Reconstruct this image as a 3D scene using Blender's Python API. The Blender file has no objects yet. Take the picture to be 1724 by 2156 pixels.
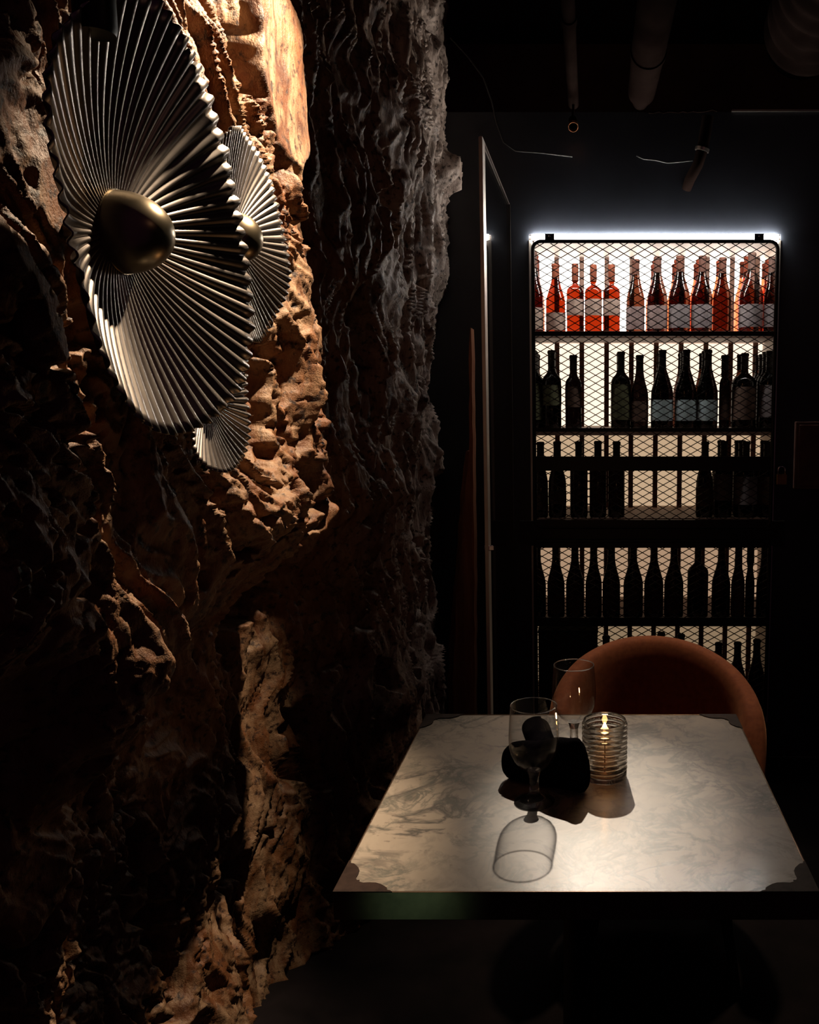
import bpy, bmesh, math, random
import numpy as np
from mathutils import Vector, Matrix

random.seed(7)
PI = math.pi
C = bpy.context.scene.collection
sc = bpy.context.scene

# ------------------------------------------------------------------ camera
W_, H_, F_ = 1724, 2156, 1800.0
TH = math.atan(229 / F_)
S_, C_ = math.sin(TH), math.cos(TH)
ZC = 1.45
cam = bpy.data.cameras.new('camera')
cam.sensor_fit = 'VERTICAL'
cam.sensor_height = 24.0
cam.lens = F_ / H_ * 24.0
cam.shift_x = -380 / H_
cam.clip_start = 0.01
cam_o = bpy.data.objects.new('camera', cam)
C.objects.link(cam_o)
cam_o.location = (0, 0, ZC)
cam_o.rotation_euler = (PI / 2 - TH, 0, 0)
sc.camera = cam_o

# ------------------------------------------------------------------ world, exposure, lights
sc.view_settings.view_transform = 'Standard'
sc.view_settings.look = 'None'
sc.view_settings.exposure = 0.0
sc.view_settings.gamma = 1.0
sc.view_settings.use_curve_mapping = False
sc.cycles.max_bounces = 12
sc.cycles.transparent_max_bounces = 32
sc.cycles.transmission_bounces = 12
sc.cycles.glossy_bounces = 5
sc.cycles.diffuse_bounces = 3
sc.cycles.caustics_refractive = False
sc.cycles.caustics_reflective = False
sc.cycles.sample_clamp_indirect = 3.0
sc.cycles.use_denoising = True
w = bpy.data.worlds.new('world')
sc.world = w
w.use_nodes = True
w.node_tree.nodes['Background'].inputs[0].default_value = (0.010, 0.0035, 0.0085, 1)
w.node_tree.nodes['Background'].inputs[1].default_value = 1.0


def spot(name, loc, target, energy, size_deg, blend, radius, color):
    l = bpy.data.lights.new(name, 'SPOT')
    l.energy = energy
    l.spot_size = math.radians(size_deg)
    l.spot_blend = blend
    l.shadow_soft_size = radius
    l.color = color
    o = bpy.data.objects.new(name, l)
    C.objects.link(o)
    o.location = loc
    o.rotation_euler = (Vector(target) - Vector(loc)).to_track_quat('-Z', 'Y').to_euler()
    return o


spot('rock_spotlight', (-0.15, 1.47, 2.38), (-0.56, 1.345, 1.74), 175, 63, 0.4, 0.016, (1.0, 0.77, 0.53))
TABLE_LAMP = Vector((-0.062, 3.27, 2.462))
TABLE_AIM = Vector((0.035, 1.45, 0.75))
spot('table_spotlight', TABLE_LAMP + (TABLE_AIM - TABLE_LAMP).normalized() * 0.034, TABLE_AIM, 165, 12.5, 1.0, 0.016, (1.0, 0.86, 0.70))
spot('table_spotlight_spill', TABLE_LAMP + (TABLE_AIM - TABLE_LAMP).normalized() * 0.034, TABLE_AIM, 30, 27, 0.6, 0.016, (1.0, 0.76, 0.53))
spot('chair_rim_light', (0.38, 2.64, 2.75), (0.17, 2.36, 0.80), 85, 36, 1.0, 0.05, (1.0, 0.72, 0.47))  # added out of view overhead to light the chair's rim
spot('green_glint_light', (-0.50, 0.0, 0.22), (-0.25, 1.15, 0.73), 1.5, 8, 1.0, 0.03, (0.45, 1.0, 0.65))  # unseen green spot, added for the reflection on the table rim

pl0 = bpy.data.lights.new('warm_fill_light', 'POINT')  # unseen weak fill, added to lift the dark rock and pipes
pl0.energy = 0.7
pl0.color = (1.0, 0.55, 0.38)
pl0.shadow_soft_size = 0.15
plr = bpy.data.objects.new('warm_fill_light', pl0)
C.objects.link(plr)
plr.location = (1.6, 0.2, 2.5)

# ------------------------------------------------------------------ pixel helpers
def ray(px, py):
    a = (px - 1242) / F_
    v = -(py - 1078) / F_
    return Vector((a, v * S_ + C_, v * C_ - S_))


def at(px, py, Y):
    r = ray(px, py)
    return r * (Y / r.y) + Vector((0, 0, ZC))


def atX(px, py, X):
    r = ray(px, py)
    return r * (X / r.x) + Vector((0, 0, ZC))


# ------------------------------------------------------------------ object helpers
class MB:
    def __init__(s):
        s.v = []
        s.f = []
        s.m = []

    def add(s, vs, fs, mi=0):
        b = len(s.v)
        s.v += [tuple(v) for v in vs]
        s.f += [tuple(i + b for i in f) for f in fs]
        s.m += [mi] * len(fs)
        return s

    def box(s, x0, x1, y0, y1, z0, z1, mi=0):
        vs = [(x, y, z) for z in (z0, z1) for y in (y0, y1) for x in (x0, x1)]
        return s.add(vs, [(0, 2, 3, 1), (4, 5, 7, 6), (0, 1, 5, 4), (2, 6, 7, 3), (0, 4, 6, 2), (1, 3, 7, 5)], mi)

    def bar(s, a, b, w, d, up=(0, 1, 0)):
        a, b, up = Vector(a), Vector(b), Vector(up)
        t = (b - a).normalized()
        n = t.cross(up).normalized() * (w / 2)
        u = up.normalized() * (d / 2)
        vs = [p + i * n + j * u for p in (a, b) for i in (-1, 1) for j in (-1, 1)]
        return s.add(vs, [(0, 1, 3, 2), (4, 6, 7, 5), (0, 4, 5, 1), (2, 3, 7, 6), (0, 2, 6, 4), (1, 5, 7, 3)])

    def lathe(s, prof, n=24, c=(0, 0, 0), M=None, caps=True, mi=0):
        vs, fs = [], []
        for r, z in prof:
            for k in range(n):
                a = 2 * PI * k / n
                p = Vector((r * math.cos(a), r * math.sin(a), z))
                if M is not None:
                    p = M @ p
                vs.append(p + Vector(c))
        for i in range(len(prof) - 1):
            for k in range(n):
                k2 = (k + 1) % n
                fs.append((i * n + k, i * n + k2, (i + 1) * n + k2, (i + 1) * n + k))
        if caps:
            fs.append(tuple(range(n))[::-1])
            fs.append(tuple(range((len(prof) - 1) * n, len(prof) * n)))
        return s.add(vs, fs, mi)

    def tube(s, pts, r, n=10, closed=False, caps=True):
        pts = [Vector(p) for p in pts]
        N = len(pts)
        rs = r if isinstance(r, (list, tuple)) else [r] * N
        vs, fs = [], []
        ref = None
        for i, p in enumerate(pts):
            if closed:
                t = (pts[(i + 1) % N] - pts[i - 1]).normalized()
            else:
                t = (pts[min(i + 1, N - 1)] - pts[max(i - 1, 0)]).normalized()
            if ref is None:
                ref = Vector((0, 0, 1)) if abs(t.z) < 0.9 else Vector((1, 0, 0))
            u = (ref - t * ref.dot(t)).normalized()
            ref = u
            v = t.cross(u)
            for k in range(n):
                a = 2 * PI * k / n
                vs.append(p + rs[i] * (math.cos(a) * u + math.sin(a) * v))
        for i in range(N if closed else N - 1):
            j = (i + 1) % N
            for k in range(n):
                k2 = (k + 1) % n
                fs.append((i * n + k, i * n + k2, j * n + k2, j * n + k))
        if caps and not closed:
            fs.append(tuple(range(n))[::-1])
            fs.append(tuple(range((N - 1) * n, N * n)))
        return s.add(vs, fs)

    def prism(s, poly, z0, z1):
        n = len(poly)
        vs = [(x, y, z0) for x, y in poly] + [(x, y, z1) for x, y in poly]
        fs = [tuple(range(n))[::-1], tuple(range(n, 2 * n))]
        fs += [(i, (i + 1) % n, n + (i + 1) % n, n + i) for i in range(n)]
        return s.add(vs, fs)

    def build(s, name, mat, parent=None, smooth=False, bevel=0.0, fix=True):
        me = bpy.data.meshes.new(name)
        me.from_pydata(s.v, [], s.f)
        if fix:
            bm = bmesh.new()
            bm.from_mesh(me)
            bmesh.ops.recalc_face_normals(bm, faces=bm.faces)
            bm.to_mesh(me)
            bm.free()
        mats = mat if isinstance(mat, (list, tuple)) else [mat]
        for m in mats:
            me.materials.append(m)
        if len(mats) > 1:
            me.polygons.foreach_set('material_index', s.m)
        if smooth:
            me.polygons.foreach_set('use_smooth', [True] * len(me.polygons))
            if smooth is not True:
                me.set_sharp_from_angle(angle=math.radians(smooth))
        o = bpy.data.objects.new(name, me)
        C.objects.link(o)
        if parent:
            o.parent = parent
        if bevel:
            b = o.modifiers.new('bevel', 'BEVEL')
            b.width = bevel
            b.segments = 2
            b.limit_method = 'ANGLE'
        return o


def thing(name, label, cat, loc=(0, 0, 0), group=None, rz=0.0):
    o = bpy.data.objects.new(name, None)
    C.objects.link(o)
    o.empty_display_size = 0.05
    o.location = loc
    o.rotation_euler = (0, 0, rz)
    o['label'] = label
    o['category'] = cat
    if group:
        o['group'] = group
    return o


def tag(o, label, cat, group=None):
    o['label'] = label
    o['category'] = cat
    if group:
        o['group'] = group
    return o


def struct(o):
    o['kind'] = 'structure'
    return o


def copy_tree(o, parent=None):
    c = o.copy()
    C.objects.link(c)
    if parent:
        c.parent = parent
    for ch in list(o.children):
        copy_tree(ch, c)
    return c


# ------------------------------------------------------------------ materials
def mat(name, col, rough=0.5, metal=0.0, **kw):
    m = bpy.data.materials.new(name)
    m.use_nodes = True
    b = m.node_tree.nodes['Principled BSDF']
    b.inputs['Base Color'].default_value = (*col, 1)
    b.inputs['Roughness'].default_value = rough
    b.inputs['Metallic'].default_value = metal
    for k, v in kw.items():
        b.inputs[k].default_value = v
    return m


class NT:
    def __init__(s, m):
        s.m = m
        s.t = m.node_tree
        s.n = s.t.nodes
        s.b = s.n.get('Principled BSDF')

    def new(s, t, **kw):
        n = s.n.new(t)
        for k, v in kw.items():
            if k in n.inputs:
                n.inputs[k].default_value = v
            else:
                setattr(n, k, v)
        return n

    def link(s, a, b):
        s.t.links.new(a, b)

    def noise(s, vec, scale, detail=6, rough=0.6, dist=0.0):
        n = s.new('ShaderNodeTexNoise')
        n.inputs['Scale'].default_value = scale
        n.inputs['Detail'].default_value = detail
        n.inputs['Roughness'].default_value = rough
        n.inputs['Distortion'].default_value = dist
        if vec is not None:
            s.link(vec, n.inputs['Vector'])
        return n.outputs['Fac']

    def ramp(s, fac, stops):
        n = s.new('ShaderNodeValToRGB')
        e = n.color_ramp.elements
        while len(e) < len(stops):
            e.new(0.5)
        for i, (p, c) in enumerate(stops):
            e[i].position = p
            e[i].color = (*c, 1) if len(c) == 3 else c
        s.link(fac, n.inputs['Fac'])
        return n.outputs['Color']

    def mixc(s, fac, a, b, mode='MIX'):
        n = s.new('ShaderNodeMix', data_type='RGBA', blend_type=mode)
        for sock, v in ((n.inputs[0], fac), (n.inputs[6], a), (n.inputs[7], b)):
            if hasattr(v, 'is_linked') or hasattr(v, 'links'):
                s.link(v, sock)
            elif isinstance(v, (int, float)):
                sock.default_value = v
            else:
                sock.default_value = (*v, 1)
        return n.outputs[2]

    def bump(s, h, strength, dist=0.01):
        n = s.new('ShaderNodeBump')
        n.inputs['Strength'].default_value = strength
        n.inputs['Distance'].default_value = dist
        s.link(h, n.inputs['Height'])
        return n.outputs['Normal']

    def coord(s, kind='Object', scale=(1, 1, 1)):
        t = s.new('ShaderNodeTexCoord')
        mp = s.new('ShaderNodeMapping')
        mp.inputs['Scale'].default_value = scale
        s.link(t.outputs[kind], mp.inputs['Vector'])
        return mp.outputs['Vector']

    def gray(s, v):
        return v


def rock_material():
    m = mat('cave_rock', (0.3, 0.14, 0.06), 0.85)
    t = NT(m)
    v = t.coord()
    vs = t.coord(scale=(1, 1, 0.35))
    n1 = t.noise(v, 5.0, 6, 0.62)
    c1 = t.ramp(n1, [(0.30, (0.042, 0.0125, 0.004)), (0.50, (0.125, 0.043, 0.0125)), (0.72, (0.21, 0.094, 0.036))])
    n2 = t.noise(vs, 22, 5, 0.65, 0.6)
    f2 = t.ramp(n2, [(0.42, (0, 0, 0)), (0.66, (1, 1, 1))])
    c2 = t.mixc(f2, c1, (0.25, 0.155, 0.088))
    # LED light painted into the stone: ochre turns pale grey-pink towards the back corner
    sx = t.new('ShaderNodeSeparateXYZ')
    t.link(v, sx.inputs[0])
    ofs = t.new('ShaderNodeMath', operation='MULTIPLY_ADD')
    t.link(n1, ofs.inputs[0])
    ofs.inputs[1].default_value = 0.9
    t.link(sx.outputs['Y'], ofs.inputs[2])
    far = t.ramp(t.new('ShaderNodeMapRange', **{'From Min': 2.65, 'From Max': 3.5}).outputs[0], [(0, (0, 0, 0)), (1, (1, 1, 1))])
    mrn = [n for n in t.n if n.type == 'MAP_RANGE'][-1]
    t.link(ofs.outputs[0], mrn.inputs['Value'])
    grey = t.ramp(n2, [(0.30, (0.14, 0.088, 0.066)), (0.66, (0.66, 0.515, 0.44))])
    c2 = t.mixc(far, c2, grey)
    n3 = t.noise(v, 60, 4, 0.6)
    f3 = t.ramp(n3, [(0.34, (1, 1, 1)), (0.47, (0, 0, 0))])
    c3 = t.mixc(f3, c2, (0.022, 0.008, 0.0035))
    t.link(c3, t.b.inputs['Base Color'])
    b1 = t.noise(vs, 90, 5, 0.65, 0.3)
    b2 = t.noise(v, 320, 3, 0.6)
    add = t.new('ShaderNodeMath', operation='ADD')
    t.link(b1, add.inputs[0])
    mul = t.new('ShaderNodeMath', operation='MULTIPLY')
    t.link(b2, mul.inputs[0])
    mul.inputs[1].default_value = 0.35
    t.link(mul.outputs[0], add.inputs[1])
    t.link(t.bump(add.outputs[0], 0.55, 0.006), t.b.inputs['Normal'])
    t.b.inputs['Roughness'].default_value = 0.58
    t.b.inputs['Specular IOR Level'].default_value = 0.5
    return m


def marble_material():
    m = mat('grey_marble', (0.6, 0.56, 0.5), 0.3)
    t = NT(m)
    v = t.coord()
    base = t.ramp(t.noise(v, 4.0, 5, 0.6, 0.5), [(0.3, (0.26, 0.212, 0.165)), (0.7, (0.43, 0.36, 0.29))])
    # veins: narrow band around 0.5 of a warped noise
    def vein(scale, dist, width):
        n = t.noise(v, scale, 6, 0.62, dist)
        s = t.new('ShaderNodeMath', operation='SUBTRACT')
        t.link(n, s.inputs[0])
        s.inputs[1].default_value = 0.5
        a = t.new('ShaderNodeMath', operation='ABSOLUTE')
        t.link(s.outputs[0], a.inputs[0])
        return t.ramp(a.outputs[0], [(0.0, (1, 1, 1)), (width, (0, 0, 0))])
    mask = t.ramp(t.noise(v, 5.5, 3, 0.5), [(0.36, (0, 0, 0)), (0.56, (1, 1, 1))])
    v1 = t.mixc(1.0, vein(6.5, 1.0, 0.045), mask, 'MULTIPLY')
    mask2 = t.ramp(t.noise(v, 9, 3, 0.5), [(0.38, (0, 0, 0)), (0.58, (1, 1, 1))])
    v2 = t.mixc(1.0, vein(15, 0.9, 0.06), mask2, 'MULTIPLY')
    spots = t.ramp(t.noise(v, 45, 3, 0.6), [(0.63, (0, 0, 0)), (0.70, (1, 1, 1))])
    c = t.mixc(v1, base, (0.06, 0.052, 0.045))
    c = t.mixc(t.mixc(1.0, v2, (0.85, 0.85, 0.85), 'MULTIPLY'), c, (0.09, 0.095, 0.08))
    c = t.mixc(t.mixc(1.0, spots, (0.6, 0.6, 0.6), 'MULTIPLY'), c, (0.11, 0.085, 0.07))
    t.link(c, t.b.inputs['Base Color'])
    t.b.inputs['Roughness'].default_value = 0.41
    t.b.inputs['Coat Weight'].default_value = 0.5
    t.b.inputs['Specular IOR Level'].default_value = 1.0
    t.b.inputs['Coat Roughness'].default_value = 0.15
    return m


def thin_glass(name, tint=(0.97, 0.97, 0.97), f0=0.04, f90=0.75, power=3.5, rough=0.03):
    m = bpy.data.materials.new(name)
    m.use_nodes = True
    t = NT(m)
    t.n.remove(t.b)
    out = t.n['Material Output']
    tr = t.new('ShaderNodeBsdfTransparent')
    tr.inputs[0].default_value = (*tint, 1)
    gl = t.new('ShaderNodeBsdfGlossy')
    gl.inputs['Roughness'].default_value = rough
    lw = t.new('ShaderNodeLayerWeight')
    p = t.new('ShaderNodeMath', operation='POWER')
    t.link(lw.outputs['Facing'], p.inputs[0])
    p.inputs[1].default_value = power
    mr = t.new('ShaderNodeMapRange')
    mr.inputs['To Min'].default_value = f0
    mr.inputs['To Max'].default_value = f90
    t.link(p.outputs[0], mr.inputs['Value'])
    mx = t.new('ShaderNodeMixShader')
    t.link(mr.outputs[0], mx.inputs[0])
    t.link(tr.outputs[0], mx.inputs[1])
    t.link(gl.outputs[0], mx.inputs[2])
    t.link(mx.outputs[0], out.inputs['Surface'])
    return m


def glass_bsdf(name, col=(1, 1, 1), ior=1.45, rough=0.0):
    m = bpy.data.materials.new(name)
    m.use_nodes = True
    t = NT(m)
    t.n.remove(t.b)
    g = t.new('ShaderNodeBsdfGlass')
    g.inputs['Color'].default_value = (*col, 1)
    g.inputs['IOR'].default_value = ior
    g.inputs['Roughness'].default_value = rough
    t.link(g.outputs[0], t.n['Material Output'].inputs['Surface'])
    return m


def mixed_glass(name, col, ior, fac):
    m = glass_bsdf(name, col, ior)
    t = NT(m)
    g = next(n for n in t.n if n.type == 'BSDF_GLASS')
    tr = t.new('ShaderNodeBsdfTransparent')
    tr.inputs[0].default_value = (*col, 1)
    mx = t.new('ShaderNodeMixShader')
    mx.inputs[0].default_value = fac
    t.link(tr.outputs[0], mx.inputs[1])
    t.link(g.outputs[0], mx.inputs[2])
    t.link(mx.outputs[0], t.n['Material Output'].inputs['Surface'])
    return m


def emis(name, col, strength):
    m = mat(name, (0.02, 0.02, 0.02), 0.6)
    b = m.node_tree.nodes['Principled BSDF']
    b.inputs['Emission Color'].default_value = (*col, 1)
    b.inputs['Emission Strength'].default_value = strength
    return m


def noisy(m, scale, a, b, bump=0.0, sc3=(1, 1, 1), dist=0.004, detail=5):
    t = NT(m)
    v = t.coord(scale=sc3)
    n = t.noise(v, scale, detail, 0.6)
    t.link(t.ramp(n, [(0.35, a), (0.65, b)]), t.b.inputs['Base Color'])
    if bump:
        t.link(t.bump(n, bump, dist), t.b.inputs['Normal'])
    return m


def paper(name, col, trans=0.35):
    m = bpy.data.materials.new(name)
    m.use_nodes = True
    t = NT(m)
    t.n.remove(t.b)
    v = t.coord(scale=(1, 1, 1))
    n = t.noise(v, 70, 4, 0.6)
    c = t.ramp(n, [(0.35, tuple(x * 0.72 for x in col)), (0.6, col)])
    d = t.new('ShaderNodeBsdfDiffuse')
    tl = t.new('ShaderNodeBsdfTranslucent')
    t.link(c, d.inputs['Color'])
    t.link(c, tl.inputs['Color'])
    mx = t.new('ShaderNodeMixShader')
    mx.inputs[0].default_value = trans
    t.link(d.outputs[0], mx.inputs[1])
    t.link(tl.outputs[0], mx.inputs[2])
    t.link(mx.outputs[0], t.n['Material Output'].inputs['Surface'])
    return m


M = {}
M['rock'] = rock_material()
M['marble'] = marble_material()
M['black_wall'] = noisy(mat('dark_blue_black_paint', (0.02, 0.022, 0.026), 0.42), 3, (0.016, 0.020, 0.029), (0.027, 0.033, 0.046), 0.08)
M['black'] = mat('black_steel', (0.012, 0.011, 0.011), 0.45, 0.3)
M['mesh_black'] = mat('black_expanded_metal', (0.015, 0.010, 0.009), 0.5, 0.4)
M['ceiling'] = noisy(mat('dark_ceiling', (0.015, 0.012, 0.012), 0.8), 6, (0.010, 0.008, 0.009), (0.022, 0.017, 0.018), 0.2)
M['brown_wall'] = noisy(mat('brown_plaster', (0.09, 0.05, 0.03), 0.8), 5, (0.10, 0.055, 0.035), (0.16, 0.09, 0.055), 0.1)
M['floor'] = noisy(mat('dark_floor', (0.05, 0.035, 0.035), 0.5), 7, (0.004, 0.003, 0.0035), (0.011, 0.008, 0.009), 0.05)
M['floor'].node_tree.nodes['Principled BSDF'].inputs['Specular IOR Level'].default_value = 0.1
M['floor'].node_tree.nodes['Principled BSDF'].inputs['Roughness'].default_value = 0.8
M['fan'] = noisy(mat('pleated_silver', (0.6, 0.53, 0.45), 0.36, 1.0), 30, (0.235, 0.203, 0.185), (0.31, 0.275, 0.25), 0.05, dist=0.001)
M['hub'] = noisy(mat('aged_brass', (0.5, 0.4, 0.26), 0.3, 1.0), 18, (0.26, 0.205, 0.13), (0.35, 0.285, 0.19), 0.04, dist=0.001)
M['dark_metal'] = mat('dark_metal', (0.05, 0.045, 0.04), 0.45, 0.8)
M['bronze'] = noisy(mat('dark_bronze', (0.09, 0.055, 0.035), 0.32, 0.9), 14, (0.075, 0.048, 0.032), (0.14, 0.085, 0.055), 0.06, dist=0.001)
M['plate'] = noisy(mat('dark_corner_bronze', (0.03, 0.018, 0.014), 0.55, 0.0, **{'Specular IOR Level': 0.12}), 40, (0.018, 0.010, 0.008), (0.038, 0.022, 0.017), 0.1, dist=0.001)
M['velvet'] = noisy(mat('rust_velvet', (0.30, 0.09, 0.03), 0.9), 60, (0.15, 0.040, 0.014), (0.21, 0.062, 0.022), 0.12, dist=0.002)
_b = M['velvet'].node_tree.nodes['Principled BSDF']
_b.inputs['Sheen Weight'].default_value = 0.35
_b.inputs['Sheen Tint'].default_value = (0.85, 0.4, 0.2, 1)
_b.inputs['Sheen Roughness'].default_value = 0.4
M['cloth'] = noisy(mat('black_napkin_cloth', (0.006, 0.005, 0.006), 0.95), 300, (0.004, 0.0035, 0.004), (0.009, 0.008, 0.009), 0.3, dist=0.0006)
_b = M['cloth'].node_tree.nodes['Principled BSDF']
_b.inputs['Specular IOR Level'].default_value = 0.0
M['bowl_glass'] = thin_glass('clear_glass', (0.945, 0.945, 0.945), 0.014, 0.85, 3.6, 0.01)
M['pane_glass'] = thin_glass('clear_pane', (0.97, 0.975, 0.98), 0.02, 0.5, 5.0)
M['solid_glass'] = mixed_glass('solid_clear_glass', (0.97, 0.97, 0.97), 1.48, 0.88)
M['ribbed_glass'] = mixed_glass('ribbed_clear_glass', (0.97, 0.96, 0.94), 1.45, 0.92)
M['fuel'] = thin_glass('clear_lamp_oil', (0.92, 0.76, 0.60), 0.05, 0.6, 3)
M['wick'] = mat('pale_wick', (0.7, 0.6, 0.45), 0.8)
M['flame'] = emis('candle_flame', (1.0, 0.50, 0.17), 50)
M['led'] = emis('white_led', (1.0, 0.93, 0.83), 105.0)
M['panel'] = [emis('glowing_back_panel', (1.0, 0.90, 0.80), 6.5), emis('glowing_back_panel', (1.0, 0.82, 0.63), 1.3),  # glow per shelf stands in for LED light fading down the cabinet back
              emis('glowing_back_panel', (1.0, 0.69, 0.43), 0.54), emis('glowing_back_panel', (1.0, 0.64, 0.40), 0.40),
              emis('glowing_back_panel', (1.0, 0.68, 0.40), 0.25)]
M['cab_in'] = mat('pale_cabinet_lining', (0.55, 0.46, 0.40), 0.5)
M['slat'] = noisy(mat('brown_slat_wood', (0.16, 0.085, 0.06), 0.6), 30, (0.12, 0.062, 0.045), (0.2, 0.11, 0.08), 0.05, (1, 1, 0.1))
M['brushed'] = mat('brushed_steel', (0.6, 0.55, 0.5), 0.32, 1.0)
M['satin'] = mat('satin_steel', (0.62, 0.57, 0.52), 0.5, 1.0)
M['brass'] = noisy(mat('brass', (0.35, 0.22, 0.09), 0.4, 0.9), 40, (0.30, 0.19, 0.08), (0.4, 0.26, 0.11))
M['chrome'] = mat('chrome', (0.75, 0.73, 0.7), 0.15, 1.0)
M['wood'] = noisy(mat('reddish_old_wood', (0.2, 0.075, 0.03), 0.75), 16, (0.20, 0.065, 0.026), (0.42, 0.16, 0.07), 0.6, (2.2, 2.2, 0.12), 0.006)
M['pipe'] = noisy(mat('painted_pipe', (0.10, 0.07, 0.055), 0.5), 9, (0.006, 0.0035, 0.003), (0.012, 0.0075, 0.0065), 0.1)
M['pipe'].node_tree.nodes['Principled BSDF'].inputs['Roughness'].default_value = 0.9
M['pipe'].node_tree.nodes['Principled BSDF'].inputs['Specular IOR Level'].default_value = 0.0
M['copper'] = mat('copper', (0.75, 0.32, 0.18), 0.35, 1.0)
M['cable'] = mat('cable', (0.05, 0.05, 0.05), 0.4)
M['boxwood'] = noisy(mat('dark_box_wood', (0.03, 0.018, 0.014), 0.7), 12, (0.02, 0.012, 0.01), (0.045, 0.027, 0.02), 0.1)
M['panel_brown'] = noisy(mat('dark_red_brown_panel', (0.08, 0.035, 0.03), 0.6), 14, (0.06, 0.026, 0.022), (0.11, 0.05, 0.04), 0.05)


def bottle_glass(name, tint, f90=0.25):
    return thin_glass(name, tint, 0.03, f90, 3.0, 0.08)


BG = {
    'rose': bottle_glass('orange_red_wine_glass', (0.28, 0.068, 0.024)),
    'amber': bottle_glass('brown_wine_glass', (0.19, 0.092, 0.06)),
    'dusky': bottle_glass('dusky_brown_wine_glass', (0.22, 0.14, 0.115)),
    'smoke': bottle_glass('smoky_grey_wine_glass', (0.23, 0.165, 0.145)),
    'back': bottle_glass('deep_rose_wine_glass', (0.62, 0.27, 0.16), 0.1),
    'green': bottle_glass('black_green_wine_glass', (0.05, 0.032, 0.03), 0.12),
    'dark': bottle_glass('near_black_wine_glass', (0.03, 0.015, 0.014), 0.10),
}
FOIL = {
    'rose': mat('rust_foil', (0.06, 0.014, 0.006), 0.5), 'amber': mat('brown_foil', (0.030, 0.010, 0.006), 0.5),
    'dusky': mat('brown_foil_dark', (0.026, 0.010, 0.007), 0.5), 'smoke': mat('grey_brown_foil', (0.04, 0.022, 0.018), 0.5),
    'back': mat('dark_red_foil', (0.10, 0.018, 0.008), 0.5), 'green': mat('black_foil', (0.012, 0.010, 0.010), 0.45), 'dark': mat('black_foil_matt', (0.010, 0.008, 0.008), 0.6),
}
for _k in FOIL:
    if _k not in ('green', 'dark'):
        FOIL[_k].node_tree.nodes['Principled BSDF'].inputs['Specular IOR Level'].default_value = 0.12
        FOIL[_k].node_tree.nodes['Principled BSDF'].inputs['Roughness'].default_value = 0.75
LAB = {
    'cream': paper('cream_paper', (0.44, 0.34, 0.29), 0.4), 'pink': paper('pinkish_grey_paper', (0.30, 0.225, 0.22), 0.3),
    'grey': paper('grey_paper', (0.24, 0.21, 0.22), 0.25), 'blue': paper('pale_blue_grey_paper', (0.42, 0.52, 0.55), 0.15),
    'olive': paper('olive_paper', (0.09, 0.09, 0.055), 0.1), 'dim': paper('dim_brown_paper', (0.12, 0.08, 0.065), 0.1),
}

# ------------------------------------------------------------------ numpy noise for the rock
_rng = np.random.default_rng(11)
_perm = _rng.permutation(512).astype(np.int64)
_ang = _rng.random(512) * 2 * np.pi
_gx, _gy = np.cos(_ang), np.sin(_ang)


def pn(x, y, seed=0):
    xi = np.floor(x).astype(np.int64)
    yi = np.floor(y).astype(np.int64)
    xf, yf = x - xi, y - yi

    def g(ix, iy):
        h = _perm[(_perm[(ix + seed * 37) % 512] + iy) % 512]
        return h
    def dot(ix, iy, dx, dy):
        h = g(ix, iy)
        return _gx[h] * dx + _gy[h] * dy
    u = xf * xf * xf * (xf * (xf * 6 - 15) + 10)
    v = yf * yf * yf * (yf * (yf * 6 - 15) + 10)
    a = dot(xi, yi, xf, yf)
    b = dot(xi + 1, yi, xf - 1, yf)
    c = dot(xi, yi + 1, xf, yf - 1)
    d = dot(xi + 1, yi + 1, xf - 1, yf - 1)
    return ((a * (1 - u) + b * u) * (1 - v) + (c * (1 - u) + d * u) * v) * 1.5


def fbm(x, y, oct=4, seed=0, gain=0.5):
    r = 0
    a = 1.0
    for o in range(oct):
        r = r + a * pn(x * 2 ** o, y * 2 ** o, seed + o)
        a *= gain
    return r


def ridged(x, y, oct=3, seed=0, gain=0.5):
    r = 0
    a = 1.0
    for o in range(oct):
        n = 1 - np.abs(pn(x * 2 ** o, y * 2 ** o, seed + o)) * 1.6
        r = r + a * n * np.abs(n)
        a *= gain
    return r


def sstep(a, b, x):
    t = np.clip((x - a) / (b - a), 0, 1)
    return t * t * (3 - 2 * t)


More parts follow.
